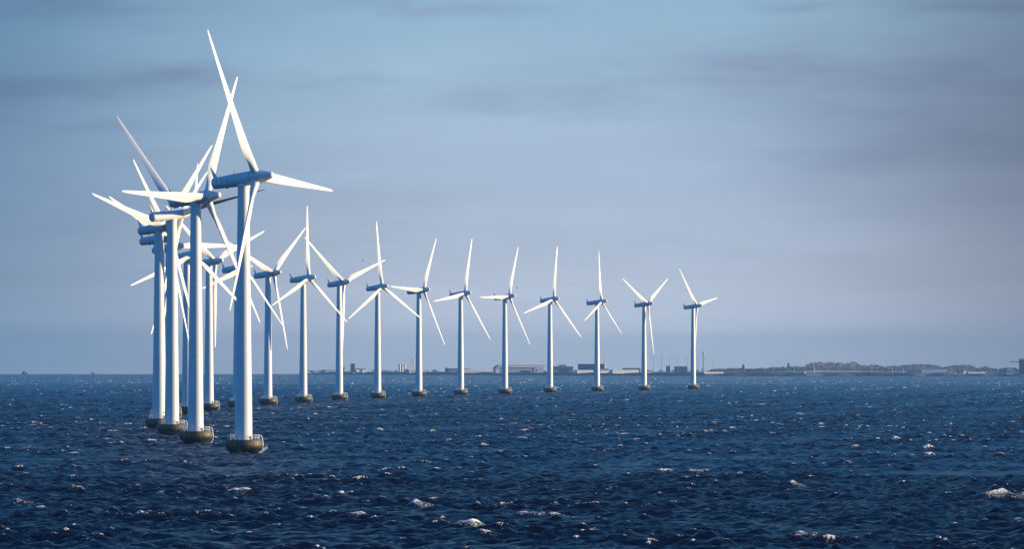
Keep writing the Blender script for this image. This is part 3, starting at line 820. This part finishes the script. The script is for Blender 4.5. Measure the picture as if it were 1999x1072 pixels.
w = p.box('wall', cmat('dark_harbour_cladding', (.13, .15, .17)), 1991.3, 2012, 702, None, 0, 16); p.flat('roof', WHITE, 1991.3, 2012, 702, .8, 0, 16, .3); p.windows(w, WIN, 1993, 2010, 4, 712, 714)
mb = MB(); mb.box(p.X(1973), p.X(1991.1), 2, 3.2, p.Z(707.4), p.Z(706)); mb.box(p.X(1972), p.X(1975), 1.6, 3.6, p.Z(707.8), p.Z(705.8)); mb.build('boom', DARK, p.root)

# the winter wood on the shore: too dense to count, twig clumps through each crown
MAT['wood'] = mat('bare_winter_twigs', (.23, .20, .215), .9, .1, .3, .1)
WOODTOP = [(1385, 722), (1400, 720.5), (1420, 719), (1450, 718), (1475, 720), (1500, 717.5), (1525, 716.5), (1550, 714.5), (1565, 716.5), (1585, 707.5), (1600, 707), (1640, 707.5), (1650, 711),
           (1655, 707.5), (1670, 706.5), (1680, 713), (1700, 712), (1715, 713), (1726, 716), (1750, 714), (1770, 712), (1798, 710), (1825, 713), (1840, 716.5), (1860, 713), (1888, 712), (1902, 715), (1910, 718.5), (1923, 715.5), (1936, 719), (1952, 720), (1975, 722), (2000, 722), (2060, 716)]
def crown(mb, g, cx, cy, z0, h, w, n):
    for _ in range(n):
        a = g.uniform(0, 6.283); u = g.random() ** .5; v = g.uniform(0, 1)
        prof = math.sin(math.pi * min(.97, .18 + .8 * v)) ** .7
        c = Vector((cx + math.cos(a) * u * w * .5 * prof, cy + math.sin(a) * u * w * .5 * prof, z0 + h * (.18 + .82 * v)))
        s = g.uniform(.45, 1.1)
        p = [c + Vector((g.gauss(0, 1), g.gauss(0, 1), g.gauss(0, 1))) * s * .6 for _ in range(3)]
        mb.add(p, [(0, 1, 2)])
    mb.tube([(cx, cy, z0 - 1), (cx, cy, z0 + h * .55)], .28, 5)
def build_wood():
    g = random.Random(8); mb = MB()
    for k in range(330):
        px = 1385 + 670 * (k + g.random()) / 330
        back = g.choice((70, 110, 160, 210)) + g.uniform(-20, 20)
        D = dist(px) + back; m = D / FPX
        top = np.interp(px, [a for a, _ in WOODTOP], [b for _, b in WOODTOP]) + g.uniform(-.6, 2.6)
        x = at(px, D); z0 = drop(x, D) + GROUND; h = (LEVEL + (EYE - z0) / m - top) * m
        if h < 3: continue
        crown(mb, g, x, D, z0, h, max(4.5, h * g.uniform(.55, .8)), int(110 + 10 * h))
    for k in range(150):       # low scrub along the rest of the shore
        px = g.uniform(600, 1390); D = dist(px) + g.uniform(250, 500); x = at(px, D); z0 = drop(x, D) + GROUND
        crown(mb, g, x, D, z0, g.uniform(2.5, 5.5), g.uniform(6, 16), 70)
    o = mb.build('far_wood', MAT['wood'])
    tag(o, 'grey brown leafless wood and scrub massed along the far shore', 'wood', None, 'stuff')
build_wood()
for px, top, wd, lab in ((1451, 712.2, 5, 'lone dark tree standing above the low wood right of the last turbine'), (1539, 709.5, 5.5, 'upright dark tree rising above the wood left of the banded mast')):
    g = random.Random(int(px)); D = dist(px) + 60; m = D / FPX; x = at(px, D); z0 = drop(x, D) + GROUND
    t_ = thing('tree', (x, D, z0), lab, 'tree'); h = (LEVEL + (EYE - z0) / m - top) * m
    mb = MB(); mb.tube([(0, 0, -1), (0, 0, h * .6)], .3, 6); mb.build('trunk', MAT['wood'], t_)
    mb = MB(); crown(mb, g, 0, 0, h * .25, h * .75, wd * m * 1.1, 420); mb.build('crown', cmat('dark_evergreen', (.03, .04, .03)), t_)

# ------------------------------------------------------------------ boats, buoy, birds
def sail_boat(px, D, label, s, twin):
    x = at(px, D); t_ = thing('sailing_boat', (x, D, drop(x, D)), label, 'boat')
    mb = MB(); rings = []
    for u, w, z in ((-1, .05, 1.9), (-.7, 1.3, 1.6), (0, 1.9, 1.4), (.7, 1.5, 1.6), (1, .6, 1.9)):
        X = u * 9 * s; rings.append([(X, -w * s, z * s), (X * .95, -w * .5 * s, -.6 * s), (X * .95, w * .5 * s, -.6 * s), (X, w * s, z * s)])
    mb.rings(rings); mb.build('hull', cmat('dark_hull_paint', (.08, .08, .09)), t_)
    mb = MB(); mb.tube([(0, 0, 1 * s), (0, 0, 12 * s)], .15 * s, 6); mb.build('mast', MASTM, t_)
    def sail(name, m, pts):
        mb = MB(); th = .05
        mb.add([(a, -th, b) for a, b in pts] + [(a, th + .25, b) for a, b in pts], [(0, 1, 2), (5, 4, 3), (0, 3, 4, 1), (1, 4, 5, 2), (2, 5, 3, 0)])
        mb.build(name, m, t_)
    sail('main_sail', cmat('grey_sail_cloth', (.12, .13, .15)), [(-9 * s, 2 * s), (-.3 * s, 2 * s), (-.3 * s, 11.5 * s)])
    sail('jib', WHITE, [(.3 * s, 2 * s), (6.5 * s, 2.2 * s), (.3 * s, 8 * s)])
    if twin: mb = MB(); mb.box(2 * s, 8 * s, -1 * s, 1 * s, 1.5 * s, 3.4 * s); mb.build('deck_house', WHITE, t_)
sail_boat(48, 16200, 'sailing boat with dark sail on the horizon at the far left', .95, True)
sail_boat(181, 16400, 'faint tiny sailing boat on the horizon left of the turbines', .62, False)
x = at(1279, 7600); b = thing('buoy', (x, 7600, drop(x, 7600)), 'tiny white marker buoy on the water right of the next to last turbine', 'buoy')
mb = MB(); mb.lathe_z([(.3, -.5), (.7, 0), (.7, .5), (.25, .9)], 14); mb.build('float', WHITE, b)
mb = MB(); mb.lathe_z([(.18, .9), (.12, 2.6)], 8); mb.build('pole', WHITE, b)
mb = MB(); mb.lathe_z([(.02, 2.6), (.35, 2.65), (.05, 3.3)], 10); mb.build('top_mark', WHITE, b)
MAT['bird'] = mat('dark_bird_plumage', (.04, .045, .05), .8, .2, .2, 9.0)
def bird(px, py, D, label, flap):
    x = at(px, D); z = EYE + (LEVEL - py) / FPX * D
    mb = MB()
    mb.rings([[(u * .28, r * math.cos(a * 1.0472), r * math.sin(a * 1.0472)) for a in range(6)] for u, r in ((-1.1, .015), (-.6, .05), (0, .085), (.55, .07), (.75, .055), (.95, .045), (1.15, .01))])
    for s in (-1, 1):
        tip = (-.12, s * .52, .34 * flap); mid = (.06, s * .26, .24 * flap)
        mb.add([(.14, s * .04, .03), (-.14, s * .04, .03), (mid[0] - .18, mid[1], mid[2]), (mid[0] + .06, mid[1], mid[2]), tip,
                (.14, s * .04, .055), (-.14, s * .04, .04), (mid[0] - .18, mid[1], mid[2] + .012), (mid[0] + .06, mid[1], mid[2] + .02)],
               [(0, 1, 2, 3), (3, 2, 4), (8, 7, 6, 5), (4, 7, 8), (0, 3, 8, 5), (1, 6, 7, 2), (2, 7, 4), (3, 4, 8)])
    mb.add([(-.28, -.03, 0), (-.28, .03, 0), (-.42, .07, .01), (-.42, -.07, .01)], [(0, 1, 2, 3)])
    o = mb.build('bird', MAT['bird']); o.location = (x, D, z); o.rotation_euler = (0, 0, R(200))
    tag(o, label, 'bird', 'birds flying among the turbines')
bird(708.7, 510, 2300, 'dark bird in flight between two turbines left of centre', 1.2)
bird(1009.5, 561.5, 2500, 'dark bird in flight just right of a turbine hub near the centre', -1.1)

# ------------------------------------------------------------------ sea haze
hz = MB(); hz.box(-25500, 25500, -25500, 25500, -90, 112)
haze = hz.build('haze', bpy.data.materials.new('sea_haze_air')); tag(haze, 'thin pale blue haze lying over the sea', 'haze', None, 'stuff')
hm = haze.data.materials[0]; hm.use_nodes = True
for n in list(hm.node_tree.nodes): hm.node_tree.nodes.remove(n)
ho = N(hm.node_tree, 'ShaderNodeOutputMaterial'); pv = N(hm.node_tree, 'ShaderNodeVolumePrincipled')
pv.inputs['Color'].default_value = (.38, .70, 1.0, 1)
pv.inputs['Anisotropy'].default_value = .52
pv.inputs['Density'].default_value = 3.4e-5
hm.node_tree.links.new(pv.outputs[0], ho.inputs['Volume'])
